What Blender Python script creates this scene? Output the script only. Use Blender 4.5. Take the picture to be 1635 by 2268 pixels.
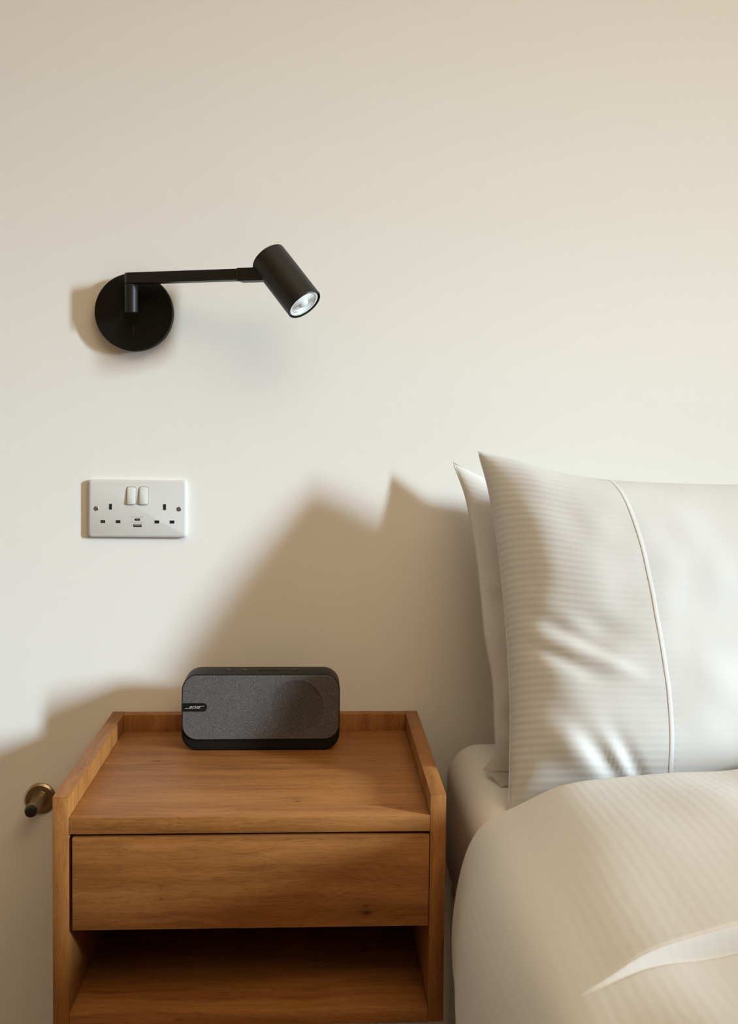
import bpy, bmesh, math, random
from mathutils import Vector, Matrix, noise

scene = bpy.context.scene
for o in list(bpy.data.objects):
    bpy.data.objects.remove(o)
COL = scene.collection

# ---------------------------------------------------------------- camera
IMG_W, IMG_H = 1635.0, 2268.0
CAM_R = Vector((0.99843, -0.05433, 0.01114))
CAM_U = Vector((-0.00868, 0.04551, 0.99893))
CAM_F = Vector((0.05479, 0.99749, -0.04496))
cam_data = bpy.data.cameras.new('camera')
cam = bpy.data.objects.new('camera', cam_data)
COL.objects.link(cam)
F_ = CAM_F.normalized()
R_ = (CAM_R - F_ * CAM_R.dot(F_)).normalized()
U_ = R_.cross(F_)
M = Matrix((R_, U_, -F_)).transposed().to_4x4()
M.translation = Vector((0.0, -1.64754, 1.05))
cam.matrix_world = M
cam_data.sensor_fit = 'HORIZONTAL'
cam_data.sensor_width = 36.0
cam_data.lens = 36.0 * 2401.695 / IMG_W
cam_data.shift_x = -14.5126 / IMG_W
cam_data.shift_y = -83.239 / IMG_W
cam_data.clip_start = 0.02
scene.camera = cam

# ---------------------------------------------------------------- colour management
scene.view_settings.view_transform = 'Standard'
scene.view_settings.look = 'None'
scene.view_settings.gamma = 1.0
scene.view_settings.use_curve_mapping = False
scene.view_settings.exposure = 0.0

# ---------------------------------------------------------------- world and lights
world = bpy.data.worlds.new('world')
scene.world = world
world.use_nodes = True
bg = world.node_tree.nodes['Background']
bg.inputs[0].default_value = (0.75, 0.87, 1.0, 1)
bg.inputs[1].default_value = 0.6

def aim(o, target):
    d = Vector(target) - o.location
    o.rotation_euler = d.to_track_quat('-Z', 'Y').to_euler()

WIN_C = Vector((5.32, -3.10, 1.93))
wl = bpy.data.lights.new('window_daylight', 'AREA')
wl.shape = 'RECTANGLE'
wl.size = 0.26
wl.size_y = 2.0
wl.energy = 34.5
wl.color = (0.675, 0.865, 1.0)
wl.spread = math.radians(31)
wlo = bpy.data.objects.new('window_daylight', wl)
COL.objects.link(wlo)
wlo.location = WIN_C
aim(wlo, (-1.0, 0.0, -0.20))

# ---------------------------------------------------------------- helpers
def empty(name, loc):
    o = bpy.data.objects.new(name, None)
    o.empty_display_size = 0.05
    o.location = loc
    COL.objects.link(o)
    return o

def tag(o, label=None, cat=None, group=None, kind=None):
    if label: o['label'] = label
    if cat: o['category'] = cat
    if group: o['group'] = group
    if kind: o['kind'] = kind
    return o

def obj(name, bm, mat, parent=None, smooth=False, angle=None):
    me = bpy.data.meshes.new(name)
    bmesh.ops.recalc_face_normals(bm, faces=bm.faces)
    bm.to_mesh(me)
    bm.free()
    return obj_me(name, me, mat, parent, smooth, angle)

def obj_me(name, me, mat, parent=None, smooth=False, angle=None):
    if mat is not None and not me.materials:
        me.materials.append(mat)
    if smooth or angle is not None:
        me.polygons.foreach_set('use_smooth', [True] * len(me.polygons))
    if angle is not None:
        me.set_sharp_from_angle(angle=math.radians(angle))
    me.update()
    o = bpy.data.objects.new(name, me)
    COL.objects.link(o)
    if parent is not None:
        o.parent = parent
    return o

def add_box(bm, x0, x1, y0, y1, z0, z1, bevel=0.0, seg=2):
    r = bmesh.ops.create_cube(bm, size=1.0)
    vs = r['verts']
    for v in vs:
        v.co.x = x0 if v.co.x < 0 else x1
        v.co.y = y0 if v.co.y < 0 else y1
        v.co.z = z0 if v.co.z < 0 else z1
    if bevel > 0:
        es = list({e for v in vs for e in v.link_edges})
        bmesh.ops.bevel(bm, geom=es, offset=bevel, segments=seg, profile=0.5, affect='EDGES')

def box(name, dims, mat, parent=None, bevel=0.0, seg=2):
    bm = bmesh.new()
    add_box(bm, *dims, bevel=bevel, seg=seg)
    return obj(name, bm, mat, parent, angle=40 if bevel else None)

def add_lathe(bm, prof, origin, axis, seg=48, cap0=True, cap1=True):
    """prof: list of (r, h) along axis"""
    axis = Vector(axis).normalized()
    a = axis.orthogonal().normalized()
    b = axis.cross(a)
    o = Vector(origin)
    rings = []
    for r, h in prof:
        rings.append([bm.verts.new(o + axis * h + (a * math.cos(t) + b * math.sin(t)) * max(r, 1e-5))
                      for t in [2 * math.pi * i / seg for i in range(seg)]])
    for i in range(len(rings) - 1):
        for j in range(seg):
            k = (j + 1) % seg
            bm.faces.new((rings[i][j], rings[i][k], rings[i + 1][k], rings[i + 1][j]))
    if cap0: bm.faces.new(rings[0])
    if cap1: bm.faces.new(rings[-1])

def lathe(name, prof, origin, axis, mat, parent=None, seg=48, angle=35, cap0=True, cap1=True):
    bm = bmesh.new()
    add_lathe(bm, prof, origin, axis, seg, cap0, cap1)
    return obj(name, bm, mat, parent, angle=angle)

def rrect(w, h, r, n=6, cx=0.0, cy=0.0):
    """rounded rectangle outline, counter-clockwise"""
    pts = []
    for sx, sy, a0 in ((1, 1, 0), (-1, 1, 90), (-1, -1, 180), (1, -1, 270)):
        for i in range(n + 1):
            t = math.radians(a0 + 90.0 * i / n)
            pts.append((cx + sx * (w / 2 - r) + r * math.cos(t), cy + sy * (h / 2 - r) + r * math.sin(t)))
    return pts

def add_loft(bm, loops, cap0=True, cap1=True):
    """loops: list of lists of 3D points, same count"""
    rings = [[bm.verts.new(p) for p in lp] for lp in loops]
    n = len(rings[0])
    for i in range(len(rings) - 1):
        for j in range(n):
            k = (j + 1) % n
            bm.faces.new((rings[i][j], rings[i][k], rings[i + 1][k], rings[i + 1][j]))
    if cap0: bm.faces.new(rings[0])
    if cap1: bm.faces.new(rings[-1])

def text_mesh(txt, size, shear=0.0, sx=1.0, extrude=0.0001, bold=0.0):
    cu = bpy.data.curves.new('txt', 'FONT')
    cu.body = txt
    cu.size = size
    cu.shear = shear
    cu.offset = bold
    cu.extrude = extrude
    cu.align_x = 'CENTER'
    cu.align_y = 'CENTER'
    cu.resolution_u = 3
    t = bpy.data.objects.new('txt', cu)
    COL.objects.link(t)
    dg = bpy.context.evaluated_depsgraph_get()
    me = bpy.data.meshes.new_from_object(t.evaluated_get(dg))
    bpy.data.objects.remove(t)
    bpy.data.curves.remove(cu)
    me.materials.clear()
    me.transform(Matrix.Diagonal((sx, 1, 1, 1)))
    return me

# ---------------------------------------------------------------- materials
def new_mat(name):
    m = bpy.data.materials.new(name)
    m.use_nodes = True
    nt = m.node_tree
    return m, nt, nt.nodes['Principled BSDF']

def node(nt, typ, **kw):
    n = nt.nodes.new(typ)
    for k, v in kw.items():
        setattr(n, k, v)
    return n

def setin(n, **kw):
    for k, v in kw.items():
        n.inputs[k.replace('_', ' ')].default_value = v
    return n

def plain(name, col, rough=0.5, metal=0.0, spec=0.5, bump=0.0, bscale=400.0):
    m, nt, b = new_mat(name)
    b.inputs['Base Color'].default_value = (*col, 1)
    b.inputs['Roughness'].default_value = rough
    b.inputs['Metallic'].default_value = metal
    b.inputs['Specular IOR Level'].default_value = spec
    if bump:
        tc = node(nt, 'ShaderNodeTexCoord')
        nz = setin(node(nt, 'ShaderNodeTexNoise'), Scale=bscale, Detail=3.0)
        bp = setin(node(nt, 'ShaderNodeBump'), Strength=bump, Distance=0.001)
        nt.links.new(tc.outputs['Object'], nz.inputs['Vector'])
        nt.links.new(nz.outputs['Fac'], bp.inputs['Height'])
        nt.links.new(bp.outputs['Normal'], b.inputs['Normal'])
    return m

def math_node(nt, op, a, b=None, c=None):
    n = node(nt, 'ShaderNodeMath', operation=op)
    for i, v in enumerate((a, b, c)):
        if v is None: continue
        if hasattr(v, 'is_linked') or hasattr(v, 'links'):
            nt.links.new(v, n.inputs[i])
        else:
            n.inputs[i].default_value = v
    return n.outputs[0]

def ramp(nt, fac, stops):
    n = node(nt, 'ShaderNodeValToRGB')
    e = n.color_ramp.elements
    while len(e) < len(stops): e.new(0.5)
    for el, (p, c) in zip(e, stops):
        el.position = p
        el.color = (*c, 1) if len(c) == 3 else c
    nt.links.new(fac, n.inputs[0])
    return n.outputs[0]

def mixc(nt, fac, a, b, mode='MIX'):
    n = node(nt, 'ShaderNodeMix', data_type='RGBA', blend_type=mode)
    if hasattr(fac, 'links'): nt.links.new(fac, n.inputs[0])
    else: n.inputs[0].default_value = fac
    for v, i in ((a, 6), (b, 7)):
        if hasattr(v, 'links'): nt.links.new(v, n.inputs[i])
        else: n.inputs[i].default_value = (*v, 1)
    return n.outputs[2]

WOOD = [(0.175, 0.062, 0.013), (0.285, 0.113, 0.028), (0.372, 0.162, 0.045)]

def wood(name, grain='x', knots=(), figure=None, off=0.0):
    """oak: 'grain' is the local axis the fibres run along; knots: (centre, radius, dark);
    figure: centre of an arching cathedral figure"""
    m, nt, b = new_mat(name)
    tc = node(nt, 'ShaderNodeTexCoord')
    pos = tc.outputs['Object']
    sep = node(nt, 'ShaderNodeSeparateXYZ')
    nt.links.new(pos, sep.inputs[0])
    order = {'x': (0, 1, 2), 'y': (1, 0, 2), 'z': (2, 0, 1)}[grain]
    g, a, c = (sep.outputs[i] for i in order)
    # slow bending of the fibres
    wn = setin(node(nt, 'ShaderNodeTexNoise'), Scale=1.0, Detail=2.0)
    wv = node(nt, 'ShaderNodeCombineXYZ')
    nt.links.new(math_node(nt, 'MULTIPLY_ADD', g, 7.0, off), wv.inputs[0])
    nt.links.new(math_node(nt, 'MULTIPLY', a, 16.0), wv.inputs[1])
    nt.links.new(math_node(nt, 'MULTIPLY', c, 16.0), wv.inputs[2])
    nt.links.new(wv.outputs[0], wn.inputs['Vector'])
    warp = math_node(nt, 'MULTIPLY', math_node(nt, 'SUBTRACT', wn.outputs['Fac'], 0.5), 0.030)
    dark_total = None
    for (kc, kr, kd) in knots:
        kg, ka, kb = (kc[i] for i in order)
        dg = math_node(nt, 'MULTIPLY', math_node(nt, 'SUBTRACT', g, kg), 0.45)
        da = math_node(nt, 'SUBTRACT', a, ka)
        dc = math_node(nt, 'SUBTRACT', c, kb)
        d2 = math_node(nt, 'ADD', math_node(nt, 'MULTIPLY', dg, dg),
                       math_node(nt, 'ADD', math_node(nt, 'MULTIPLY', da, da), math_node(nt, 'MULTIPLY', dc, dc)))
        halo = math_node(nt, 'EXPONENT', math_node(nt, 'MULTIPLY', d2, -1.0 / (2 * (kr * 3.2) ** 2)))
        core = math_node(nt, 'EXPONENT', math_node(nt, 'MULTIPLY', d2, -1.0 / (2 * (kr * 0.55) ** 2)))
        # fibres flow around the knot
        side = math_node(nt, 'DIVIDE', math_node(nt, 'ADD', da, dc), kr * 3.0)
        warp = math_node(nt, 'ADD', warp, math_node(nt, 'MULTIPLY', math_node(nt, 'MULTIPLY', halo, side), -kr * 1.6))
        dk = math_node(nt, 'ADD', math_node(nt, 'MULTIPLY', halo, 0.20 * kd), math_node(nt, 'MULTIPLY', core, 0.75 * kd))
        dark_total = dk if dark_total is None else math_node(nt, 'ADD', dark_total, dk)
    aw = math_node(nt, 'ADD', a, warp)
    cw = math_node(nt, 'ADD', c, warp)
    def vec(sg, sa):
        v = node(nt, 'ShaderNodeCombineXYZ')
        nt.links.new(math_node(nt, 'MULTIPLY_ADD', g, sg, off * 3.7), v.inputs[0])
        nt.links.new(math_node(nt, 'MULTIPLY', aw, sa), v.inputs[1])
        nt.links.new(math_node(nt, 'MULTIPLY', cw, sa), v.inputs[2])
        return v.outputs[0]
    def nz(v, detail, rough=0.55):
        n = setin(node(nt, 'ShaderNodeTexNoise'), Scale=1.0, Detail=detail, Roughness=rough)
        nt.links.new(v, n.inputs['Vector'])
        return n.outputs['Fac']
    broad = nz(vec(2.2, 26.0), 3.0)
    bands = nz(vec(4.0, 110.0), 3.0)
    fine = nz(vec(22.0, 620.0), 3.0, 0.6)
    pores = nz(vec(45.0, 900.0), 2.0, 0.5)
    if figure is not None:
        fg, fa, fb = (figure[i] for i in order)
        dg = math_node(nt, 'SUBTRACT', g, fg)
        dv = math_node(nt, 'ADD', math_node(nt, 'SUBTRACT', aw, fa), math_node(nt, 'SUBTRACT', cw, fb)) if False else math_node(nt, 'SUBTRACT', cw, fb)
        arch = math_node(nt, 'ADD', math_node(nt, 'MULTIPLY', dg, 1.0),
                         math_node(nt, 'MULTIPLY', math_node(nt, 'ABSOLUTE', dv), 3.0))
        arch = math_node(nt, 'ADD', arch, math_node(nt, 'MULTIPLY', wn.outputs['Fac'], 0.09))
        ring = math_node(nt, 'SINE', math_node(nt, 'MULTIPLY', arch, 260.0))
        ext = math_node(nt, 'EXPONENT', math_node(nt, 'MULTIPLY', math_node(nt, 'ADD', math_node(nt, 'MULTIPLY', math_node(nt, 'MULTIPLY', dg, dg), 220.0),
                         math_node(nt, 'MULTIPLY', math_node(nt, 'MULTIPLY', dv, dv), 1400.0)), -1.0))
        bands = math_node(nt, 'ADD', bands, math_node(nt, 'MULTIPLY', math_node(nt, 'MULTIPLY', ring, ext), 0.07))
    t = math_node(nt, 'ADD', math_node(nt, 'MULTIPLY', broad, 0.45), math_node(nt, 'ADD', math_node(nt, 'MULTIPLY', bands, 0.40), math_node(nt, 'MULTIPLY', fine, 0.22)))
    col = ramp(nt, t, [(0.36, WOOD[0]), (0.52, WOOD[1]), (0.68, WOOD[2])])
    pore = ramp(nt, pores, [(0.30, (0.50, 0.42, 0.36)), (0.47, (1, 1, 1))])
    col = mixc(nt, 0.55, col, pore, 'MULTIPLY')
    if dark_total is not None:
        dk = math_node(nt, 'MINIMUM', dark_total, 0.93)
        col = mixc(nt, dk, col, (0.050, 0.018, 0.007))
    nt.links.new(col, b.inputs['Base Color'])
    b.inputs['Roughness'].default_value = 0.48
    b.inputs['Specular IOR Level'].default_value = 0.35
    bp = setin(node(nt, 'ShaderNodeBump'), Strength=0.18, Distance=0.0006)
    nt.links.new(fine, bp.inputs['Height'])
    nt.links.new(bp.outputs['Normal'], b.inputs['Normal'])
    return m

def cloth(name, col, stripe_scale, stripe_axis, strength, seam_at=None, crinkle=0.3, faint=0.15):
    """white bedding with a woven relief; UVs are in metres"""
    m, nt, b = new_mat(name)
    b.inputs['Base Color'].default_value = (*col, 1)
    b.inputs['Roughness'].default_value = 0.85
    b.inputs['Specular IOR Level'].default_value = 0.2
    b.inputs['Sheen Weight'].default_value = 0.05
    uv = node(nt, 'ShaderNodeUVMap')
    uv.uv_map = 'UVMap'
    sep = node(nt, 'ShaderNodeSeparateXYZ')
    nt.links.new(uv.outputs[0], sep.inputs[0])
    t = sep.outputs[stripe_axis]
    nz = setin(node(nt, 'ShaderNodeTexNoise'), Scale=60.0, Detail=2.0)
    nt.links.new(uv.outputs[0], nz.inputs['Vector'])
    ph = math_node(nt, 'ADD', math_node(nt, 'MULTIPLY', t, stripe_scale * 2 * math.pi),
                   math_node(nt, 'MULTIPLY', nz.outputs['Fac'], crinkle * 6.0))
    s = math_node(nt, 'SINE', ph)
    if seam_at is not None:
        k = math_node(nt, 'LESS_THAN', sep.outputs[0], seam_at)
        k = math_node(nt, 'MULTIPLY_ADD', k, 1.0 - faint, faint)
        s = math_node(nt, 'MULTIPLY', s, k)
    n2 = setin(node(nt, 'ShaderNodeTexNoise'), Scale=240.0, Detail=3.0)
    nt.links.new(uv.outputs[0], n2.inputs['Vector'])
    h = math_node(nt, 'ADD', s, math_node(nt, 'MULTIPLY', n2.outputs['Fac'], crinkle * 2.0))
    bp = setin(node(nt, 'ShaderNodeBump'), Strength=strength, Distance=0.0012)
    nt.links.new(h, bp.inputs['Height'])
    nt.links.new(bp.outputs['Normal'], b.inputs['Normal'])
    return m

M_WALL = plain('wall_paint', (0.80, 0.775, 0.725), 0.75, spec=0.25, bump=0.06, bscale=260)
M_ROOM = plain('room_paint', (0.66, 0.56, 0.43), 0.85, spec=0.2)
M_DARKWALL = plain('unseen_dark_wall', (0.26, 0.19, 0.13), 0.7, spec=0.2)  # unseen front wall, made dark to cut light bouncing back from the front
M_CEIL = plain('ceiling_paint', (0.78, 0.72, 0.63), 0.9, spec=0.2)
M_FLOOR = plain('floor_oak', (0.16, 0.085, 0.04), 0.6)
M_BLACK = plain('black_powder_coat', (0.010, 0.009, 0.008), 0.42, spec=0.35, bump=0.08, bscale=1500)
M_PLATE = plain('black_plate', (0.0065, 0.006, 0.005), 0.5, spec=0.2, bump=0.08, bscale=1500)
M_WHITEP = plain('white_plastic', (0.62, 0.605, 0.57), 0.42, spec=0.3)
M_EDGE = plain('grey_gap', (0.16, 0.15, 0.14), 0.5)
M_HOLE = plain('dark_hole', (0.006, 0.005, 0.004), 0.7)
M_STEEL = plain('steel', (0.55, 0.54, 0.52), 0.3, 1.0)
M_PRINT = plain('grey_print', (0.32, 0.31, 0.29), 0.6)
M_BRASS = plain('aged_nickel', (0.36, 0.285, 0.185), 0.33, 1.0, bump=0.15, bscale=900)
M_RUBBER = plain('black_rubber', (0.008, 0.007, 0.006), 0.7)
M_SPK = plain('speaker_plastic', (0.0065, 0.006, 0.006), 0.5, spec=0.22, bump=0.05, bscale=1200)
M_LOGO = plain('logo_silver', (0.42, 0.40, 0.38), 0.4)
M_ICON = plain('icon_print', (0.30, 0.30, 0.29), 0.5)
M_LENS = plain('lamp_lens', (0.88, 0.88, 0.86), 0.12)
M_LENSR = plain('lamp_lens_ring', (0.80, 0.80, 0.78), 0.3)

# ================================================================ the room
RX0, RX1, RY0, RZ1 = -1.9, 5.4, -4.2, 3.05
tag(box('wall_back', (RX0 - 0.1, RX1 + 0.1, 0.0, 0.12, 0.0, RZ1), M_WALL), kind='structure')
tag(box('wall_left', (RX0 - 0.1, RX0, RY0, 0.0, 0.0, RZ1), M_ROOM), kind='structure')
tag(box('wall_front', (RX0 - 0.1, RX1 + 0.1, RY0 - 0.1, RY0, 0.0, RZ1), M_DARKWALL), kind='structure')
tag(box('floor', (RX0 - 0.1, RX1 + 0.1, RY0 - 0.1, 0.12, -0.1, 0.0), M_FLOOR), kind='structure')
tag(box('ceiling', (RX0 - 0.1, RX1 + 0.1, RY0 - 0.1, 0.12, RZ1, RZ1 + 0.1), M_CEIL), kind='structure')
bm = bmesh.new()
wy0, wy1, wz0, wz1 = -3.27, -2.93, 0.88, 2.98
add_box(bm, RX1, RX1 + 0.1, RY0, wy0, 0.0, RZ1)
add_box(bm, RX1, RX1 + 0.1, wy1, 0.0, 0.0, RZ1)
add_box(bm, RX1, RX1 + 0.1, wy0, wy1, 0.0, wz0)
add_box(bm, RX1, RX1 + 0.1, wy0, wy1, wz1, RZ1)
tag(obj('wall_right', bm, M_ROOM), kind='structure')
bm = bmesh.new()
for d in ((wy0, wy0 + 0.03, wz0, wz1), (wy1 - 0.03, wy1, wz0, wz1), (wy0 + 0.03, wy1 - 0.03, wz0, wz0 + 0.03), (wy0 + 0.03, wy1 - 0.03, wz1 - 0.03, wz1)):
    add_box(bm, RX1 + 0.03, RX1 + 0.08, d[0], d[1], d[2], d[3], 0.004)
w1 = tag(obj('window_1', bm, M_WHITEP), kind='structure')
m, nt, b = new_mat('window_glass')
b.inputs['Transmission Weight'].default_value = 1.0
b.inputs['Roughness'].default_value = 0.0
box('pane', (RX1 + 0.052, RX1 + 0.058, wy0 + 0.028, wy1 - 0.028, wz0 + 0.028, wz1 - 0.028), m, w1)

# added unseen uplighter beyond the foot of the bed, warm fill for the shadows
UL = Vector((0.95, -2.50, 0.0))
ul = empty('added_fill_uplighter', UL)
tag(ul, 'slim black floor uplighter, added out of view for warm fill light off the ceiling', 'added fill lamp')
lathe('base', [(0.15, 0.0), (0.15, 0.012), (0.145, 0.018), (0.02, 0.022)], (0, 0, 0), (0, 0, 1), M_BLACK, ul)
lathe('pole', [(0.012, 0.02), (0.012, 1.76)], (0, 0, 0), (0, 0, 1), M_BLACK, ul, seg=20)
lathe('bowl', [(0.012, 1.755), (0.08, 1.765), (0.15, 1.80), (0.19, 1.86), (0.187, 1.86), (0.147, 1.803), (0.08, 1.77), (0.0, 1.765)], (0, 0, 0), (0, 0, 1), M_BLACK, ul, cap1=False)
ull = bpy.data.lights.new('added_fill_light', 'AREA')
ull.shape = 'DISK'
ull.size = 0.26
UP_W = 110.0
ull.energy = UP_W
ull.color = (1.0, 0.86, 0.66)
ulo = bpy.data.objects.new('added_fill_light', ull)
COL.objects.link(ulo)
ulo.location = UL + Vector((0, 0, 1.855))
ulo.rotation_euler = (math.pi, 0, 0)

# ================================================================ bedside table
NX0, NX1, NYF, NYB = -0.3045, 0.1583, -0.3799, -0.0005
NZ0, NZS, NZD, NZB, NZT, NZR = 0.3344, 0.3521, 0.4522, 0.5672, 0.5867, 0.6119
ROOT = Vector((NX0, NYB, NZ0))
ns = empty('bedside_table', ROOT)
tag(ns, 'wall-hung oak bedside table with raised tray rim, one drawer and an open shelf', 'bedside table')
def nl(x0, x1, y0, y1, z0, z1):
    return (x0 - ROOT.x, x1 - ROOT.x, y0 - ROOT.y, y1 - ROOT.y, z0 - ROOT.z, z1 - ROOT.z)
def lp(p): return tuple(Vector(p) - ROOT)
T = 0.0185
W_SIDE = wood('oak_upright', 'z', off=1.3)
W_SIDE2 = wood('oak_upright_b', 'z', off=7.9)
W_TOP = wood('oak_tray', 'x', knots=[(lp((-0.2151, -0.1651, NZT)), 0.0034, 0.9), (lp((0.0813, -0.1687, NZT)), 0.0030, 0.7),
                                    (lp((-0.020, -0.3288, NZT)), 0.0024, 0.75), (lp((-0.023, -0.318, NZT)), 0.0018, 0.6)], off=2.1)
W_DRAW = wood('oak_drawer', 'x', knots=[(lp((0.0647, -0.38, 0.469)), 0.0040, 1.0), (lp((0.0640, -0.38, 0.4775)), 0.0020, 0.6),
                                       (lp((-0.1788, -0.38, 0.5049)), 0.0011, 0.75), (lp((-0.1788, -0.38, 0.4892)), 0.0012, 0.8)],
              figure=lp((0.075, -0.38, 0.502)), off=5.2)
W_RAIL = wood('oak_rail', 'z', off=4.4)
W_SHELF = wood('oak_shelf', 'x', off=9.1)
BV = 0.0007
W_EDGE = wood('oak_edge_band', 'y', off=6.6)
for x0, wm in ((NX0, W_SIDE), (NX1 - T, W_SIDE2)):
    sp = box('side_panel', nl(x0, x0 + T, NYF, NYB, NZ0, NZR - 0.0008), wm, ns, 0.0003)
    box('edge_band', nl(x0, x0 + T, NYF, NYB, NZR - 0.0008, NZR), W_EDGE, sp, 0.0002)
box('tray_top', nl(NX0 + T + 0.0002, NX1 - T - 0.0002, NYF + 0.0002, NYB - 0.019, NZB, NZT), W_TOP, ns, BV)
box('back_rail', nl(NX0 + T + 0.0002, NX1 - T - 0.0002, NYB - 0.0185, NYB, NZB, NZR - 0.0002), W_RAIL, ns, BV)
box('back_panel', nl(NX0 + T, NX1 - T, NYB - 0.012, NYB, NZ0 + 0.0005, NZB), W_SHELF, ns)
box('shelf', nl(NX0 + T + 0.0002, NX1 - T - 0.0002, NYF + 0.0004, NYB - 0.0125, NZ0 - 0.0010, NZS), W_SHELF, ns, BV)
# drawer, hanging very slightly askew in its opening
dr = box('drawer', nl(NX0 + T + 0.0040, NX1 - T - 0.0008, NYF + 0.0002, NYF + 0.019, NZD, NZB - 0.0040), W_DRAW, ns, BV)
bm = bmesh.new()
dx0, dx1, dy0, dy1, dz0, dz1 = nl(NX0 + T + 0.012, NX1 - T - 0.010, NYF + 0.0195, NYB - 0.03, NZD + 0.008, NZB - 0.02)
add_box(bm, dx0, dx0 + 0.012, dy0, dy1, dz0, dz1)
add_box(bm, dx1 - 0.012, dx1, dy0, dy1, dz0, dz1)
add_box(bm, dx0 + 0.012, dx1 - 0.012, dy1 - 0.012, dy1, dz0, dz1)
add_box(bm, dx0 + 0.012, dx1 - 0.012, dy0, dy1 - 0.012, dz0, dz0 + 0.008)
obj('drawer_box', bm, W_SHELF, dr)

# ================================================================ loudspeaker
SX0, SX1, SYF, SYB, SZ0, SZ1 = -0.1872, 0.0366, -0.1190, -0.0640, NZT + 0.0003, 0.6962
SR = Vector(((SX0 + SX1) / 2, (SYF + SYB) / 2, SZ0))
sk = empty('loudspeaker', SR)
tag(sk, 'small black portable loudspeaker with grey fabric grille standing on the oak tray', 'loudspeaker')
sw, sh, sd = SX1 - SX0, SZ1 - SZ0, SYB - SYF
bm = bmesh.new()
loops = []
NB = 5
cr = 0.0235
for i in range(NB + 1):
    t = math.pi / 2 * i / NB
    ins, yy = 0.0035 * (1 - math.sin(t)), -sd / 2 + 0.0035 * (1 - math.cos(t))
    loops.append((ins, yy))
for i in range(NB + 1):
    t = math.pi / 2 * i / NB
    loops.append((0.008 * (1 - math.cos(t)), sd / 2 - 0.008 * (1 - math.sin(t))))
add_loft(bm, [[Vector((x, y, z + sh / 2)) for x, z in rrect(sw - 2 * i, sh - 2 * i, cr - i * 0.6, 10)] for i, y in loops])
obj('housing', bm, M_SPK, sk, angle=35)
# fabric grille with a shallow round dish on the right
GX0, GX1, GZ0, GZ1 = -0.1857 - SR.x, 0.0350 - SR.x, 0.6040 - SR.z, 0.6945 - SR.z
def fabric(name, lo, hi):
    m, nt, b = new_mat(name)
    tc = node(nt, 'ShaderNodeTexCoord')
    v1 = setin(node(nt, 'ShaderNodeTexVoronoi'), Scale=1300.0)
    nt.links.new(tc.outputs['Object'], v1.inputs['Vector'])
    v2 = setin(node(nt, 'ShaderNodeTexNoise'), Scale=900.0, Detail=1.0)
    nt.links.new(tc.outputs['Object'], v2.inputs['Vector'])
    fac = math_node(nt, 'ADD', math_node(nt, 'MULTIPLY', v1.outputs['Distance'], 0.6), math_node(nt, 'MULTIPLY', v2.outputs['Fac'], 0.5))
    nt.links.new(ramp(nt, fac, [(0.3, lo), (0.75, hi)]), b.inputs['Base Color'])
    b.inputs['Roughness'].default_value = 0.85
    b.inputs['Specular IOR Level'].default_value = 0.2
    bp = setin(node(nt, 'ShaderNodeBump'), Strength=0.5, Distance=0.0006)
    nt.links.new(fac, bp.inputs['Height'])
    nt.links.new(bp.outputs['Normal'], b.inputs['Normal'])
    return m
M_GRILLE = fabric('grille_fabric', (0.026, 0.024, 0.024), (0.140, 0.128, 0.124))
M_DISH = fabric('dish_fabric', (0.022, 0.020, 0.020), (0.112, 0.102, 0.098))
CC = Vector((-0.0254 - SR.x, 0, 0.6497 - SR.z))
CRAD = 0.0388
def grille_y(x, z):
    d = math.hypot(x - CC.x, z - CC.z)
    y = -sd / 2 - 0.0034
    if d < CRAD:
        k = d / CRAD
        e = min(1.0, (1 - k) / 0.05)
        y += 0.0005 * e + 0.0026 * (1 - k * k)
    return y
bm = bmesh.new()
out = rrect(GX1 - GX0, GZ1 - GZ0, 0.0205, 14, (GX0 + GX1) / 2, (GZ0 + GZ1) / 2)
# polar mesh around the dish centre so its rim is crisp
NS = 144
def ray_out(t):
    d = Vector((math.cos(t), math.sin(t)))
    best = None
    for i in range(len(out)):
        p = Vector(out[i]) - Vector((CC.x, CC.z)); q = Vector(out[(i + 1) % len(out)]) - Vector((CC.x, CC.z))
        e = q - p
        den = d.x * e.y - d.y * e.x
        if abs(den) < 1e-12: continue
        s = (p.x * e.y - p.y * e.x) / den
        w = (p.x * d.y - p.y * d.x) / den
        if s > 0 and -1e-6 <= w <= 1 + 1e-6:
            best = s if best is None else max(best, s)
    return best
angs = sorted([2 * math.pi * i / NS for i in range(NS)] + [math.atan2(z - CC.z, x - CC.x) % (2 * math.pi) for x, z in out])
aa = [angs[0]]
for t in angs[1:]:
    if t - aa[-1] > 1e-4: aa.append(t)
angs = aa
rad = [ray_out(t) for t in angs]
radii = [0.15, 0.3, 0.45, 0.6, 0.75, 0.87, 0.95, 0.975, 1.0]
loops = []
for k in radii:
    loops.append([Vector((CC.x + math.cos(t) * min(CRAD * k, r * 0.97 * k), grille_y(CC.x + math.cos(t) * CRAD * k, CC.z + math.sin(t) * CRAD * k), CC.z + math.sin(t) * min(CRAD * k, r * 0.97 * k))) for t, r in zip(angs, rad)])
yf = -sd / 2 - 0.0034
for f, yy in ((0.5, yf), (1.0, yf)):
    loops.append([Vector((CC.x + math.cos(t) * ((min(CRAD, r * .97)) * (1 - f) + (r - 0.0010) * f), yy, CC.z + math.sin(t) * ((min(CRAD, r * .97)) * (1 - f) + (r - 0.0010) * f))) for t, r in zip(angs, rad)])
for rr, yy in ((0.0003, yf + 0.0004), (0.0, yf + 0.0010), (0.0, yf + 0.0045)):
    loops.append([Vector((CC.x + math.cos(t) * (r - rr), yy, CC.z + math.sin(t) * (r - rr))) for t, r in zip(angs, rad)])
nd = len(radii)
add_loft(bm, loops[nd - 1:], False, False)
gr = obj('grille', bm, M_GRILLE, sk, angle=25)
bm = bmesh.new()
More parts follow.
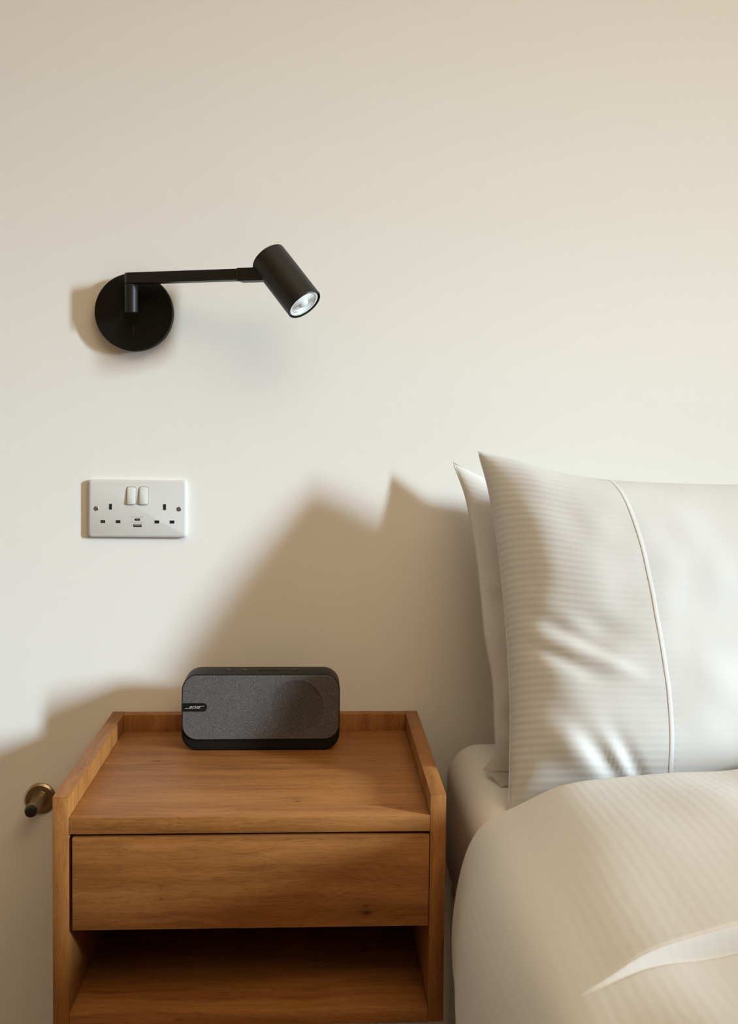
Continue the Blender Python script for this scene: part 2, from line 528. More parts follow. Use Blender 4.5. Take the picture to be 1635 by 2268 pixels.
add_loft(bm, loops[:nd], True, False)
obj('driver_dish', bm, M_DISH, sk, angle=25)
# name tab and lettering
tx0, tx1, tz0, tz1 = -0.1866 - SR.x, -0.1508 - SR.x, 0.6442 - SR.z, 0.6561 - SR.z
hz = (tz1 - tz0) / 2
pts = [(tx0, tz0), (tx1 - hz * .85, tz0)]
for i in range(1, 12):
    t = -math.pi / 2 + math.pi * i / 12
    pts.append((tx1 - hz * .85 + hz * .85 * math.cos(t), tz0 + hz + hz * math.sin(t)))
pts += [(tx1 - hz * .85, tz1), (tx0, tz1)]
bm = bmesh.new()
add_loft(bm, [[Vector((x, yf + 0.0004, z)) for x, z in pts], [Vector((x, yf - 0.0006, z)) for x, z in pts]])
tb = obj('name_tab', bm, M_SPK, sk)
yt = yf - 0.00065
me = text_mesh('BOSE', 0.0047, 0.45, 1.42, 0.00008, 0.00009)
mx = Matrix.Translation((-0.1688 - SR.x, yt, 0.65005 - SR.z)) @ Matrix.Rotation(math.radians(90), 4, 'X')
me.transform(mx)
lo = obj_me('lettering', me, M_LOGO, tb)
tag(lo, 'silver slanted lettering')
xs = [v.co.x for v in me.vertices]; zs = [v.co.z for v in me.vertices]
bm = bmesh.new()
lh = max(zs) - min(zs)
for (x0, x1, z) in ((-0.1820 - SR.x, min(xs) + 0.0006, min(zs) + lh * 0.02), (max(xs) - 0.0010, -0.1551 - SR.x, max(zs) - lh * 0.17)):
    a = 0.0004
    ps = [(x0, z), (x1, z), (x1 + a, z + lh * 0.15), (x0 + a, z + lh * 0.15)]
    add_loft(bm, [[Vector((x, yt + 0.00008, q)) for x, q in ps], [Vector((x, yt - 0.00008, q)) for x, q in ps]])
obj('logo_stroke', bm, M_LOGO, tb)
# buttons on top
for wx, n in ((-0.1228, 2), (-0.0994, 3), (-0.0513, 1), (-0.0271, 2)):
    bt = lathe('button', [(0.0052, -0.0002), (0.0052, 0.0003), (0.0046, 0.0006), (0.0, 0.0006)], (wx - SR.x, -0.0005, sh), (0, 0, 1), M_SPK, sk, seg=20, cap1=False)
    bm = bmesh.new()
    if n == 1:
        add_box(bm, wx - SR.x - 0.0012, wx - SR.x + 0.0012, 0.0, 0.0016, sh + 0.0005, sh + 0.0008)
        add_box(bm, wx - SR.x + 0.0012, wx - SR.x + 0.0022, -0.0016, -0.0006, sh + 0.0005, sh + 0.0008)
    else:
        add_box(bm, wx - SR.x - 0.0022, wx - SR.x + 0.0004, -0.0002, 0.0014, sh + 0.0005, sh + 0.0008)
        add_box(bm, wx - SR.x + 0.0009, wx - SR.x + 0.0022, -0.0020, -0.0006, sh + 0.0005, sh + 0.0008)
    obj('icon', bm, M_ICON, bt)
bm = bmesh.new()
lpw = rrect(0.030, 0.0075, 0.0036, 6, -0.0649 - SR.x, -0.0010)
add_loft(bm, [[Vector((x, y, sh - 0.0002)) for x, y in lpw], [Vector((x, y, sh + 0.0005)) for x, y in lpw]])
obj('multifunction_button', bm, M_SPK, sk)
for s in (-1, 1):
    bm = bmesh.new()
    q = rrect(0.05, 0.03, 0.01, 4, s * 0.065, 0.0)
    add_loft(bm, [[Vector((x, y, -0.0003)) for x, y in q], [Vector((x, y, 0.0008)) for x, y in q]])
    obj('rubber_foot', bm, M_RUBBER, sk)

# ================================================================ wall reading lamp
LP = Vector((-0.2713, 0.0, 1.2137))
la = empty('wall_lamp', LP)
tag(la, 'matte black swing-arm reading lamp with cylindrical head fixed to the wall', 'wall lamp')
lathe('wall_plate', [(0.0555, -0.0002), (0.0572, 0.0015), (0.0572, 0.0178), (0.0562, 0.0190), (0.0, 0.0190)], (0, 0, 0), (0, -1, 0), M_PLATE, la, seg=96, cap1=False)
# switch slot
bm = bmesh.new()
q = rrect(0.0042, 0.0150, 0.0019, 5, -0.0003, 1.1858 - LP.z)
q2 = rrect(0.0030, 0.0138, 0.0014, 5, -0.0003, 1.1858 - LP.z)
add_loft(bm, [[Vector((x, -0.0188, z)) for x, z in q], [Vector((x, -0.0193, z)) for x, z in q], [Vector((x, -0.0193, z)) for x, z in q2], [Vector((x, -0.01905, z)) for x, z in q2]])
swt = obj('switch', bm, M_HOLE, la)
bm = bmesh.new()
q = rrect(0.0022, 0.0066, 0.0009, 4, -0.0003, 1.1858 - LP.z - 0.0030)
add_loft(bm, [[Vector((x, -0.0190, z)) for x, z in q], [Vector((x, -0.0202, z)) for x, z in q]])
obj('toggle', bm, M_BLACK, swt)
PX, PY = -0.2708 - LP.x, -0.0420
ZA0, ZA1 = 1.2518 - LP.z, 1.2674 - LP.z
lathe('pivot_post', [(0.0085, -0.0418), (0.0097, -0.0408), (0.0097, -0.0006), (0.0090, 0.0)], (PX, PY, ZA0), (0, 0, 1), M_BLACK, la, seg=40)
lathe('mount_stub', [(0.0075, 0.0), (0.0075, 0.018)], (PX, -0.0185, ZA0 - 0.022), (0, -1, 0), M_BLACK, la, seg=24)
# arm
AE = Vector((-0.0900 - LP.x, -0.1085, 0))
A0 = Vector((PX, PY, 0))
ad = (AE - A0).normalized()
an = Vector((-ad.y, ad.x, 0))
L = (AE - A0).length
hw = 0.0097
pl = []
for i in range(13):
    t = math.pi / 2 + math.pi * i / 12
    pl.append(A0 + ad * math.cos(t) * hw + an * math.sin(t) * hw)
pl += [A0 + ad * L - an * hw, A0 + ad * L + an * hw]
cen = A0 + ad * L * 0.5
def shrink(p, k):
    d = p - A0
    u, w = d.dot(ad), d.dot(an)
    return A0 + ad * (u - k * (1 if u > 0 else -1)) + an * (w - k * (1 if w > 0 else -1))
bm = bmesh.new()
z0, z1 = ZA0 + 0.0002, ZA1
k = 0.0008
add_loft(bm, [[shrink(p, k) + Vector((0, 0, z0)) for p in pl], [p + Vector((0, 0, z0 + k)) for p in pl],
              [p + Vector((0, 0, z1 - k)) for p in pl], [shrink(p, k) + Vector((0, 0, z1)) for p in pl]])
obj('arm', bm, M_BLACK, la, angle=30)
# head
HB = Vector((-0.0176, -0.142, 1.2149)) - LP
HT = Vector((-0.0698, -0.108, 1.2838)) - LP
hx = (HB - HT).normalized()
HLEN = (HB - HT).length
HR = 0.0262
hd = lathe('lamp_head', [(0.0001, 0.0), (HR - 0.0012, 0.0), (HR, 0.0012), (HR, HLEN - 0.0008), (HR - 0.0006, HLEN), (HR - 0.0016, HLEN), (HR - 0.0018, HLEN - 0.010), (HR - 0.0019, HLEN - 0.05)], HT, hx, M_BLACK, la, seg=72, cap0=False)
bl = lathe('bulb', [(HR - 0.0030, -0.012), (HR - 0.0026, -0.0030), (HR - 0.0036, -0.0016), (HR - 0.0062, -0.0018), (HR - 0.0070, -0.0034), (HR - 0.0085, -0.0034)], HB, hx, M_LENSR, la, seg=64, cap1=False)
tag(bl, 'white reflector bulb with ribbed glass lens')
prof = []
r = HR - 0.0082
i = 0
while r > 0.0075:
    prof += [(r, -0.0034), (r - 0.0010, -0.0022), (r - 0.0021, -0.0034)]
    r -= 0.0024
prof += [(0.0072, -0.0030), (0.0066, -0.0012), (0.0045, 0.0000), (0.0, 0.0006)]
lathe('lens', prof, HB, hx, M_LENS, bl, seg=48, angle=60, cap1=False, cap0=False)
# joint block between arm and head
JB = A0 + ad * (L - 0.022)
JE = HT + hx * (HLEN * 0.30)
zc = (ZA0 + ZA1) / 2
jd = Vector((JE.x - JB.x, JE.y - JB.y, 0)).normalized()
jn = Vector((-jd.y, jd.x, 0))
JL = Vector((JE.x - JB.x, JE.y - JB.y, 0)).length - 0.008
bm = bmesh.new()
loops = []
for u, hz2, wz in ((0.0, 0.0079, 0.0099), (0.0015, 0.0088, 0.0108), (0.0020, 0.0088, 0.0108), (JL, 0.0088, 0.0108)):
    c = Vector((JB.x, JB.y, zc)) + jd * u
    lo_ = hz2 + (0.0006 if u > 0.001 else 0.0)
    loops.append([c + jn * (sx_ * wz) + Vector((0, 0, sz_ * (lo_ if sz_ < 0 else hz2))) for sx_, sz_ in ((-1, -1), (1, -1), (1, 1), (-1, 1))])
add_loft(bm, loops)
obj('head_joint', bm, M_BLACK, la)

# ================================================================ socket
SP = Vector((-0.2675, 0.0, 0.9213))
so = empty('wall_socket', SP)
so.rotation_euler = (0, 0.0009, 0)
tag(so, 'white double wall socket with two rocker switches and two charging ports', 'socket')
bm = bmesh.new()
pw, ph = 0.1470, 0.0866
HOLES = []
loops = [(0.0, -0.0001, 0.0045), (0.0, -0.0056, 0.0045), (0.0006, -0.0067, 0.0042), (0.0030, -0.0077, 0.0034), (0.0038, -0.0080, 0.0030)]
add_loft(bm, [[Vector((x, y, z)) for x, z in rrect(pw - 2 * i, ph - 2 * i, r, 6)] for i, y, r in loops], False, True)
fp = obj('face_plate', bm, M_WHITEP, so, angle=50)
YF = -0.0080
def slab(name, w, h, r, cx, cz, y0, y1, mat, parent, ins=0.0):
    bm = bmesh.new()
    q0 = rrect(w, h, r, 5, cx, cz)
    q1 = rrect(w - 2 * ins, h - 2 * ins, max(r - ins, 0.0001), 5, cx, cz)
    lps = [[Vector((x, y0, z)) for x, z in q0]]
    if ins:
        lps.append([Vector((x, y1 + ins * 0.7, z)) for x, z in q0])
    lps.append([Vector((x, y1, z)) for x, z in q1])
    add_loft(bm, lps)
    return obj(name, bm, mat, parent, angle=40)
for cx in (-0.0088, 0.0094):
    s = slab('switch_surround', 0.0142, 0.0274, 0.0030, cx, 0.0196, YF + 0.001, YF - 0.00015, M_EDGE, so)
    bm = bmesh.new()
    w2, h2 = 0.0129, 0.0261
    q = rrect(w2, h2, 0.0026, 5, cx, 0.0196)
    q2 = rrect(w2 - 0.0018, h2 - 0.0018, 0.0018, 5, cx, 0.0196)
    tilt = lambda z: 0.0012 + 0.0022 * (0.5 - (z - 0.0196) / h2)
    add_loft(bm, [[Vector((x, YF, z)) for x, z in q], [Vector((x, YF - tilt(z) + 0.0007, z)) for x, z in q], [Vector((x, YF - tilt(z), z)) for x, z in q2]])
    obj('rocker', bm, M_WHITEP, s, angle=40)
def hole(name, w, h, cx, cz, parent, r=0.0003):
    """a recessed pin hole: pale bevelled lip and a dark well"""
    lip = 0.0005
    bm = bmesh.new()
    a, b2, c2 = rrect(w + 2 * lip, h + 2 * lip, r + lip, 3, cx, cz), rrect(w + 1.2 * lip, h + 1.2 * lip, r + lip * .6, 3, cx, cz), rrect(w, h, r, 3, cx, cz)
    add_loft(bm, [[Vector((x, YF + 0.0004, z)) for x, z in a], [Vector((x, YF - 0.00025, z)) for x, z in b2], [Vector((x, YF - 0.00020, z)) for x, z in c2], [Vector((x, YF - 0.00004, z)) for x, z in c2]], False, False)
    o = obj(name, bm, M_WHITEP, parent)
    slab('well', w, h, r, cx, cz, YF + 0.0002, YF - 0.00006, M_HOLE, o)
    return o
for cx in (-0.0396, 0.0406):
    hole('pin_hole', 0.0044, 0.0088, cx, 0.0029, so)
for cx in (-0.0509, -0.0283, 0.0293, 0.0519):
    hole('pin_hole', 0.0070, 0.0046, cx, -0.0195, so)
uc = hole('charging_port', 0.0086, 0.0034, 0.0003, -0.0162, so, 0.0014)
slab('tongue', 0.0054, 0.0006, 0.0002, 0.0003, -0.0161, YF, YF - 0.00012, M_EDGE, uc)
ua = hole('charging_port', 0.0124, 0.0048, 0.0004, -0.0250, so, 0.0004)
slab('tongue', 0.0106, 0.0010, 0.0002, 0.0006, -0.0242, YF, YF - 0.00013, M_WHITEP, ua)
for cx, cz, ang in ((-0.0609, 0.0001, 100), (0.0620, 0.0001, 95)):
    s = lathe('screw', [(0.0036, -0.0010), (0.0036, 0.0002), (0.0031, 0.0007), (0.0, 0.0009)], (cx, YF, cz), (0, -1, 0), M_STEEL, so, seg=24, cap1=False)
    bm = bmesh.new()
    add_box(bm, -0.0030, 0.0030, -0.0010, -0.0002, -0.0004, 0.0004)
    bm.transform(Matrix.Translation((cx, YF, cz)) @ Matrix.Rotation(math.radians(ang), 4, 'Y'))
    obj('slot', bm, M_EDGE, s)
for i, (cz, t) in enumerate(((-0.01245, '2.5A'), (-0.0205, '2.4A'))):
    for txt, cx in (('5V', -0.0071), (t, 0.0058)):
        me = text_mesh(txt, 0.0030, 0, 1.15, 0.00004)
        me.transform(Matrix.Translation((cx, YF - 0.00003, cz)) @ Matrix.Rotation(math.radians(90), 4, 'X'))
        obj_me('rating_print', me, M_PRINT, so)
    bm = bmesh.new()
    add_box(bm, -0.0042, 0.0010, YF - 0.00007, YF, cz + 0.0005, cz + 0.0008)
    for j in range(3):
        add_box(bm, -0.0042 + j * 0.0020, -0.0030 + j * 0.0020, YF - 0.00007, YF, cz - 0.0005, cz - 0.0002)
    obj('rating_print', bm, M_PRINT, so)

# ================================================================ door stop on the wall
DP = Vector((-0.4135, 0.0, 0.4795))
ds = empty('door_stop', DP)
tag(ds, 'aged brass wall door stop with a black rubber tip, left of the oak table', 'door stop')
lathe('flange', [(0.0236, -0.0001), (0.0236, 0.0034), (0.0206, 0.0058), (0.0200, 0.0050), (0.0130, 0.0052), (0.0124, 0.0085)], (0, 0, 0), (0, -1, 0), M_BRASS, ds, seg=64)
lathe('post', [(0.0116, 0.0084), (0.0108, 0.0098), (0.0098, 0.016), (0.0090, 0.030), (0.0086, 0.046), (0.0098, 0.0472), (0.0102, 0.050), (0.0100, 0.0535), (0.0090, 0.0540)], (0, 0, 0), (0, -1, 0), M_BRASS, ds, seg=48)
lathe('rubber_tip', [(0.0076, 0.053), (0.0080, 0.056), (0.0078, 0.0605), (0.0064, 0.0625), (0.0, 0.063)], (0, 0, 0), (0, -1, 0), M_RUBBER, ds, seg=40, cap1=False)

# ================================================================ bed
M_FLAP = plain('pillowcase_flap', (0.88, 0.83, 0.75), 0.85, spec=0.2)
M_SHEET = plain('white_sheet', (0.80, 0.77, 0.72), 0.85, spec=0.2, bump=0.1, bscale=700)
M_BASE = plain('bed_base_fabric', (0.42, 0.38, 0.35), 0.9, spec=0.1, bump=0.4, bscale=900)
M_DUVET = cloth('duvet_cotton', (0.635, 0.625, 0.600), 95.0, 0, 0.034, crinkle=0.75)
M_PIL = cloth('pillow_cotton', (0.575, 0.568, 0.550), 108.0, 1, 0.11, seam_at=0.195, crinkle=0.10, faint=0.22)
M_PIL2 = cloth('pillow_cotton_plain', (0.68, 0.67, 0.65), 108.0, 1, 0.05, crinkle=0.10)
M_SEAM = plain('pillow_seam', (0.59, 0.587, 0.575), 0.85, spec=0.2)

BX0, BX1, BY0, BY1 = 0.200, 1.700, -1.95, -0.008
MZ0, MZ1 = 0.352, 0.574
# bed base
bb = empty('bed_base', (BX0 + 0.012, BY1, 0))
tag(bb, 'low fabric bed base on short feet beneath the mattress', 'bed base')
bl_ = bb.location
box('base_body', (0.0, BX1 - BX0 - 0.024, BY0 + 0.02 - BY1, -0.004, 0.06, MZ0 - 0.001), M_BASE, bb, 0.012, 4)
for fx in (0.06, BX1 - BX0 - 0.09):
    for fy in (-0.08, BY0 - BY1 + 0.1):
        lathe('foot', [(0.022, 0.0), (0.026, 0.061)], (fx, fy, 0.0), (0, 0, 1), M_BLACK, bb, seg=20)
# mattress
def soft_box(x0, x1, y0, y1, z0, z1, r, seg=6, div=0.03, wob=0.002):
    bm = bmesh.new()
    add_box(bm, x0, x1, y0, y1, z0, z1, r, seg)
    return bm
bm = soft_box(BX0, BX1, BY0, BY1, MZ0, MZ1, 0.050, 10)
ma = obj('mattress', bm, M_SHEET, None, angle=60)
tag(ma, 'mattress in a smooth off-white fitted sheet on the bed base', 'mattress')

def grid_mesh(name, P, nu, nv, uvs, mat, parent, closed=False, smooth=True):
    """P[i][j] points; uvs[i][j] in metres"""
    verts = [p for row in P for p in row]
    faces = []
    fl = []
    for i in range(nu - 1):
        for j in range(nv - 1):
            faces.append((i * nv + j, (i + 1) * nv + j, (i + 1) * nv + j + 1, i * nv + j + 1))
    me = bpy.data.meshes.new(name)
    me.from_pydata([tuple(v) for v in verts], [], faces)
    uvl = me.uv_layers.new(name='UVMap')
    flat = [u for row in uvs for u in row]
    for lp_ in me.loops:
        uvl.data[lp_.index].uv = flat[lp_.vertex_index]
    return obj_me(name, me, mat, parent, smooth)

def gauss_fold(s, v, f):
    """f = (s0, v0, angle, half-length, half-width, amplitude), metres in the pillow plane"""
    s0, v0, ang, hl, hw_, amp = f
    ca, sa = math.cos(ang), math.sin(ang)
    a = (s - s0) * ca + (v - v0) * sa
    b = -(s - s0) * sa + (v - v0) * ca
    return amp * math.exp(-(a / hl) ** 2 - (b / hw_) ** 2)

def interp(tab, t):
    """smooth (Catmull-Rom) lookup in a sorted table of (t, value)"""
    n = len(tab)
    if t <= tab[0][0]: return tab[0][1]
    if t >= tab[-1][0]: return tab[-1][1]
    for i in range(n - 1):
        if tab[i][0] <= t <= tab[i + 1][0]:
            t0, p0 = tab[i]; t1, p1 = tab[i + 1]
            m0 = (p1 - tab[i - 1][1]) / (t1 - tab[i - 1][0]) if i > 0 else (p1 - p0) / (t1 - t0)
            m1 = (tab[i + 2][1] - p0) / (tab[i + 2][0] - t0) if i + 2 < n else (p1 - p0) / (t1 - t0)
            h = t1 - t0
            x = (t - t0) / h
            return (2*x**3 - 3*x**2 + 1) * p0 + (x**3 - 2*x**2 + x) * h * m0 + (-2*x**3 + 3*x**2) * p1 + (x**3 - x**2) * h * m1

def pillow(name, label, bot, top, left_tab, top_tab, width, tf, tb, folds, mat, seam=None, seed=0.0, yaw=0.0, px=2.6, pq=0.55):
    """bot, top: (y, z) of the lower and upper edge; left_tab: v -> x of the left edge;
    top_tab: x offset -> lowering of the top edge"""
    root = empty(name, ((left_tab[0][1] + width / 2), bot[0], bot[1]))
    tag(root, label, 'pillow')
    e = Vector((0, top[0] - bot[0], top[1] - bot[1]))
    H = e.length
    e.normalize()
    ux = Vector((1, -yaw, 0)).normalized()
    n = ux.cross(e).normalized()
    if n.y > 0: n = -n
    NU, NV = 170, 120
    def sp_(i, N):          # denser towards the edges
        t = i / (N - 1)
        return 0.5 - 0.5 * math.cos(math.pi * t) * (0.75 + 0.25 * abs(math.cos(math.pi * t)))
    def base(s, v):
        xl = interp(left_tab, v)
        xr_in = 0.018 * (1 - (2 * v - 1) ** 2)
        xx = xl + (left_tab[0][1] + width - xr_in - xl) * s
        sx_ = s * width
        sx2 = min(sx_, width - sx_)
        drop_t = interp(top_tab, sx2)
        return Vector((xx, bot[0] - yaw * (xx - xl), bot[1])) + e * (v * (H - drop_t))
    def prof(s, v):
        g = (max(0.0, 1 - abs(2 * s - 1) ** (px * 1.3))) ** pq
        h = (max(0.0, 1 - abs(2 * v - 1) ** px)) ** pq
        return g * h
    def surf(s, v, side):
        p = base(s, v)
        k = prof(s, v)
        w = noise.noise(Vector((s * 5 + seed, v * 3.5, seed))) * 0.004 + noise.noise(Vector((s * 14 + seed, v * 9, seed + 3))) * 0.0025
        d = (tf if side > 0 else -tb) * k
        if side > 0:
            d += w * min(1.0, k * 1.6)
            for f in folds:
                d += gauss_fold(s * width, v * H, f) * min(1.0, k * 2.2)
        return p + n * d - root.location
    for side, nm in ((1, 'front_cover'), (-1, 'back_cover')):
        P, UV = [], []
        for i in range(NU):
            s = sp_(i, NU)
            P.append([surf(s, sp_(j, NV), side) for j in range(NV)])
            UV.append([(s * width, sp_(j, NV) * H) for j in range(NV)])
        if side < 0:
            P.reverse(); UV.reverse()
        grid_mesh(nm, P, NU, NV, UV, mat, root)
    # edge seam: thin rolled welt all round
    ring = []
    for j in range(60): ring.append((0.0, j / 60))
    for j in range(90): ring.append((j / 90, 1.0))
    for j in range(60): ring.append((1.0, 1 - j / 60))
    for j in range(90): ring.append((1 - j / 90, 0.0))
    pts_ = [base(s, v) - root.location for s, v in ring]
    bm = bmesh.new()
    N = len(pts_)
    loops = []
    for q in range(N):
        t = (pts_[(q + 1) % N] - pts_[q - 1]).normalized()
        a = n
        b = t.cross(a).normalized()
        loops.append([bm.verts.new(pts_[q] + (a * math.cos(th) + b * math.sin(th)) * 0.0013) for th in [2 * math.pi * i / 6 for i in range(6)]])
    for q in range(N):
        A, B = loops[q], loops[(q + 1) % N]
        for i in range(6):
            bm.faces.new((A[i], A[(i + 1) % 6], B[(i + 1) % 6], B[i]))
    obj('edge_seam', bm, M_SEAM, root, smooth=True)
    if seam:
        NSM = 80
        P, UV = [], []
        for i in range(NSM):
            v = 0.01 + 0.98 * i / (NSM - 1)
            s0 = interp(seam, v)
            row = []
            for ds_, dh in ((-0.0020, -0.0005), (-0.0018, 0.0003), (-0.0010, 0.0006), (0.0003, 0.0006), (0.0018, 0.0004), (0.0034, 0.00015), (0.0048, -0.0003)):
                row.append(surf(s0 + ds_ / width, v, 1) + n * dh)
            P.append(row); UV.append([(0.5, v)] * 7)
        P.reverse()
        grid_mesh('hem_seam', P, NSM, 7, UV, M_SEAM, root)
    return root, surf, n

front, fsurf, fn = pillow(
    'pillow', 'plump white striped-weave pillow standing in front, leaning on the other pillow',
    (-0.335, 0.5770), (-0.136, 1.0145),
    [(0.0, 0.2420), (0.12, 0.2470), (0.28, 0.2520), (0.48, 0.2520), (0.70, 0.2480), (0.88, 0.2390), (1.0, 0.2275)],
    [(0.0, 0.0), (0.045, 0.012), (0.11, 0.034), (0.19, 0.046), (0.38, 0.052)],
    0.72, 0.096, 0.045,
    [(0.075, 0.210, math.radians(-28), 0.050, 0.014, -0.0075),
     (0.105, 0.185, math.radians(-28), 0.050, 0.010, 0.0045),
     (0.060, 0.180, math.radians(-24), 0.040, 0.010, -0.0055),
     (0.110, 0.225, math.radians(-20), 0.040, 0.020, -0.0055),
     (0.110, 0.050, math.radians(-50), 0.045, 0.012, -0.0075),
     (0.080, 0.060, math.radians(-40), 0.050, 0.020, 0.0075),
     (0.145, 0.045, math.radians(-60), 0.040, 0.009, -0.0065),
     (0.128, 0.050, math.radians(-55), 0.035, 0.008, 0.0040)],
    M_PIL, seam=[(0.0, 0.262), (0.3, 0.256), (0.6, 0.247), (0.85, 0.238), (1.0, 0.232)], seed=2.7, yaw=0.0, px=3.0, pq=0.52)

back, bsurf, bn = pillow(
    'pillow', 'white pillow at the back against the wall, its corner peeping out on the left',
    (-0.185, 0.5770), (-0.052, 0.9960),
    [(0.0, 0.2530), (0.14, 0.2515), (0.28, 0.2510), (0.42, 0.2420), (0.65, 0.2350), (0.88, 0.2200), (1.0, 0.2030)],
    [(0.0, 0.0), (0.03, 0.016), (0.07, 0.034), (0.19, 0.046), (0.38, 0.052)],
    0.72, 0.050, 0.042,
    [(0.030, 0.065, math.radians(-30), 0.03, 0.012, -0.010), (0.030, 0.040, math.radians(-20), 0.03, 0.010, 0.006),
     (0.03, 0.24, math.radians(-10), 0.03, 0.012, -0.004)],
    M_PIL2, seed=8.1)
# loose pillowcase corner flap of the back pillow, lying on the sheet
def flap_patch(quad, thick, sag):
    bm = bmesh.new()
    n_ = 12
    rows = []
    for i in range(n_ + 1):
        row = []
        for j in range(n_ + 1):
            u, w = i / n_, j / n_
            p = quad[0] * (1-u) * (1-w) + quad[1] * u * (1-w) + quad[2] * u * w + quad[3] * (1-u) * w
            p = p + Vector((0, 0, sag * math.sin(math.pi * u) * (1 - w * .5)))
            row.append(bm.verts.new(p - back.location))
        rows.append(row)
    for i in range(n_):
        for j in range(n_):
            bm.faces.new((rows[i][j], rows[i + 1][j], rows[i + 1][j + 1], rows[i][j + 1]))
    r = bmesh.ops.solidify(bm, geom=bm.faces[:], thickness=thick)
    return bm
up = flap_patch([Vector((0.259, -0.180, 0.604)), Vector((0.2300, -0.1990, 0.5820)), Vector((0.290, -0.215, 0.5840)), Vector((0.290, -0.185, 0.610))], 0.0012, 0.004)
obj('case_flap', up, M_FLAP, back, angle=40)
dn = flap_patch([Vector((0.2310, -0.1985, 0.5810)), Vector((0.2470, -0.2480, 0.5765)), Vector((0.300, -0.235, 0.5765)), Vector((0.292, -0.205, 0.5820))], 0.0012, 0.003)
obj('case_flap', dn, M_FLAP, back, angle=40)

# ---------------------------------------------------------------- duvet
DO = Vector((0.95, -1.1, 0.57))
CS = [(1.72, 0.30), (1.735, 0.42), (1.71, 0.56), (1.62, 0.645), (1.45, 0.690), (1.10, 0.715), (0.80, 0.712), (0.63, 0.678), (0.508, 0.651), (0.417, 0.6450), (0.298, 0.626), (0.233, 0.602), (0.2035, 0.586),  # far part raised out of view to shade the tray and speaker
      (0.186, 0.560), (0.1735, 0.520), (0.1665, 0.470), (0.1645, 0.417), (0.1700, 0.354), (0.172, 0.290), (0.174, 0.220)]
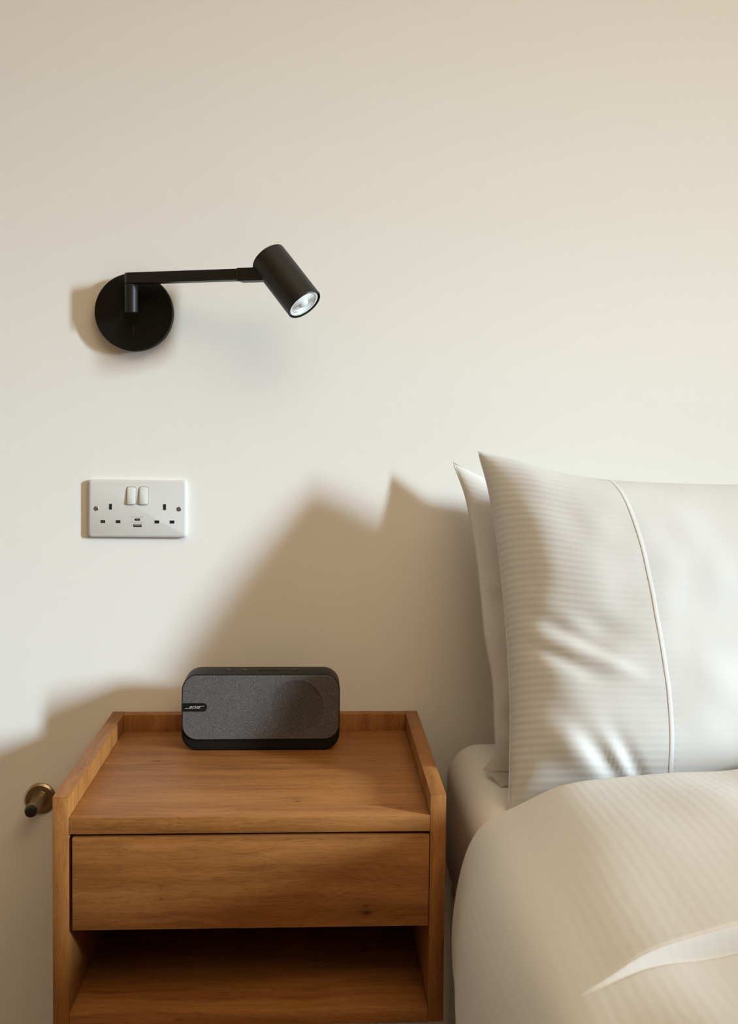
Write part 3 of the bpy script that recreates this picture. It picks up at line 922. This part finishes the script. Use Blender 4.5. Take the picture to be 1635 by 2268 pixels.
# arc length parameter
al = [0.0]
for a, b2 in zip(CS[:-1], CS[1:]):
    al.append(al[-1] + math.hypot(a[0] - b2[0], a[1] - b2[1]))
TX = [(s, c[0]) for s, c in zip(al, CS)]
TZ = [(s, c[1]) for s, c in zip(al, CS)]
S_END = al[-1]
YH = -0.410
def smooth01(t):
    t = max(0.0, min(1.0, t))
    return t * t * (3 - 2 * t)
def fold_y(x):
    """where the folded-back top layer ends, running at a slant across the bed"""
    return interp([(0.10, -0.825), (0.17, -0.812), (0.208, -0.806), (0.234, -0.801), (0.276, -0.791), (0.315, -0.786), (0.355, -0.783), (0.6, -0.772), (1.75, -0.770)], x)
def duvet_pt(s, y):
    x, z = interp(TX, s), interp(TZ, s)
    x2, z2 = interp(TX, min(S_END, s + 0.004)), interp(TZ, min(S_END, s + 0.004))
    x1, z1 = interp(TX, max(0, s - 0.004)), interp(TZ, max(0, s - 0.004))
    t = Vector((x2 - x1, 0, z2 - z1)).normalized()
    nn = Vector((t.z, 0, -t.x))
    if nn.z < 0 and abs(nn.x) < 0.5: nn = -nn
    d = 0.0
    # plump swelling just behind the folded head edge
    q = (YH - y)
    d += 0.016 * math.exp(-((q - 0.20) / 0.16) ** 2)
    # folded layer ends: rounded lip, short front, crease
    side = smooth01((x - 0.205) / 0.15) * smooth01((z - 0.50) / 0.10)
    fy = fold_y(x)
    k = y - fy                       # > 0 : still on the upper layer
    if k > 0:
        d -= 0.0015 * side * (1 - smooth01(k / 0.004))
    else:
        d -= 0.0015 * side + 0.0185 * side * smooth01(-k / 0.0045)
        d -= 0.0025 * side * math.exp(-((k + 0.0055) / 0.002) ** 2)
        d += 0.014 * side * smooth01((-k - 0.005) / 0.16)
    # unseen heap of duvet, added to block window light from table and bedding
    d += 0.140 * math.exp(-((x - 1.02) / 0.30) ** 2 - ((y + 0.95) / (0.21 if y > -0.95 else 0.30)) ** 2)
    d += noise.noise(Vector((s * 5.0, y * 5.0, 1.7))) * 0.007 + noise.noise(Vector((s * 13.0, y * 9.0, 4.1))) * 0.0025
    d += 0.004 * math.sin(y * 11.0 + s * 2) * smooth01((0.52 - z) / 0.1)
    return Vector((x, y, z)) + nn * d, nn
SS = []
n1 = 60
s_view = al[6]
for i in range(n1): SS.append(s_view * i / n1)
n2 = 230
for i in range(n2 + 1): SS.append(s_view + (S_END - s_view) * i / n2)
# rows follow the slanting end of the fold so that its lip stays crisp
UPK = [0.030, 0.022, 0.016, 0.011, 0.0075, 0.005, 0.0035, 0.0023, 0.0014, 0.0007, 0.0002]
LOK = [0.0, -0.0007, -0.0014, -0.0021, -0.0028, -0.0035, -0.0042, -0.005, -0.006, -0.007, -0.0085, -0.011, -0.015, -0.021]
def rows(x):
    fy = fold_y(x)
    top = fy + 0.040
    r = [YH + (top - YH) * i / 110 for i in range(111)]
    r += [fy + k for k in UPK] + [fy + k for k in LOK]
    low = fy - 0.021
    r += [low + (-1.93 - low) * (i / 70) ** 1.4 for i in range(1, 71)]
    return r
RE = 0.019
P, UV = [], []
for s in SS:
    row, uvr = [], []
    p0, nn = duvet_pt(s, YH)
    RS = 0.004 + (RE - 0.004) * smooth01((p0.x - 0.20) / 0.12) * smooth01((1.62 - p0.x) / 0.15)
    for i in range(10):             # rolled head edge
        ph_ = -math.pi / 2 + math.pi * i / 10
        p = p0 + nn * (RS * (math.sin(ph_) - 1))
        p = Vector((p.x, YH + RS * math.cos(ph_), p.z))
        row.append(p - DO); uvr.append((s, YH + 0.04 - i * 0.004))
    for yy in rows(interp(TX, s)):
        p, _ = duvet_pt(s, yy)
        row.append(p - DO); uvr.append((s, yy))
    P.append(row); UV.append(uvr)
du = empty('duvet', DO)
tag(du, 'thick white crinkled duvet folded back over the bed and hanging down its side', 'duvet')
dv = grid_mesh('cover', P, len(P), len(P[0]), UV, M_DUVET, du)
sol = dv.modifiers.new('thickness', 'SOLIDIFY')
sol.thickness = 0.006
sol.offset = -1.0
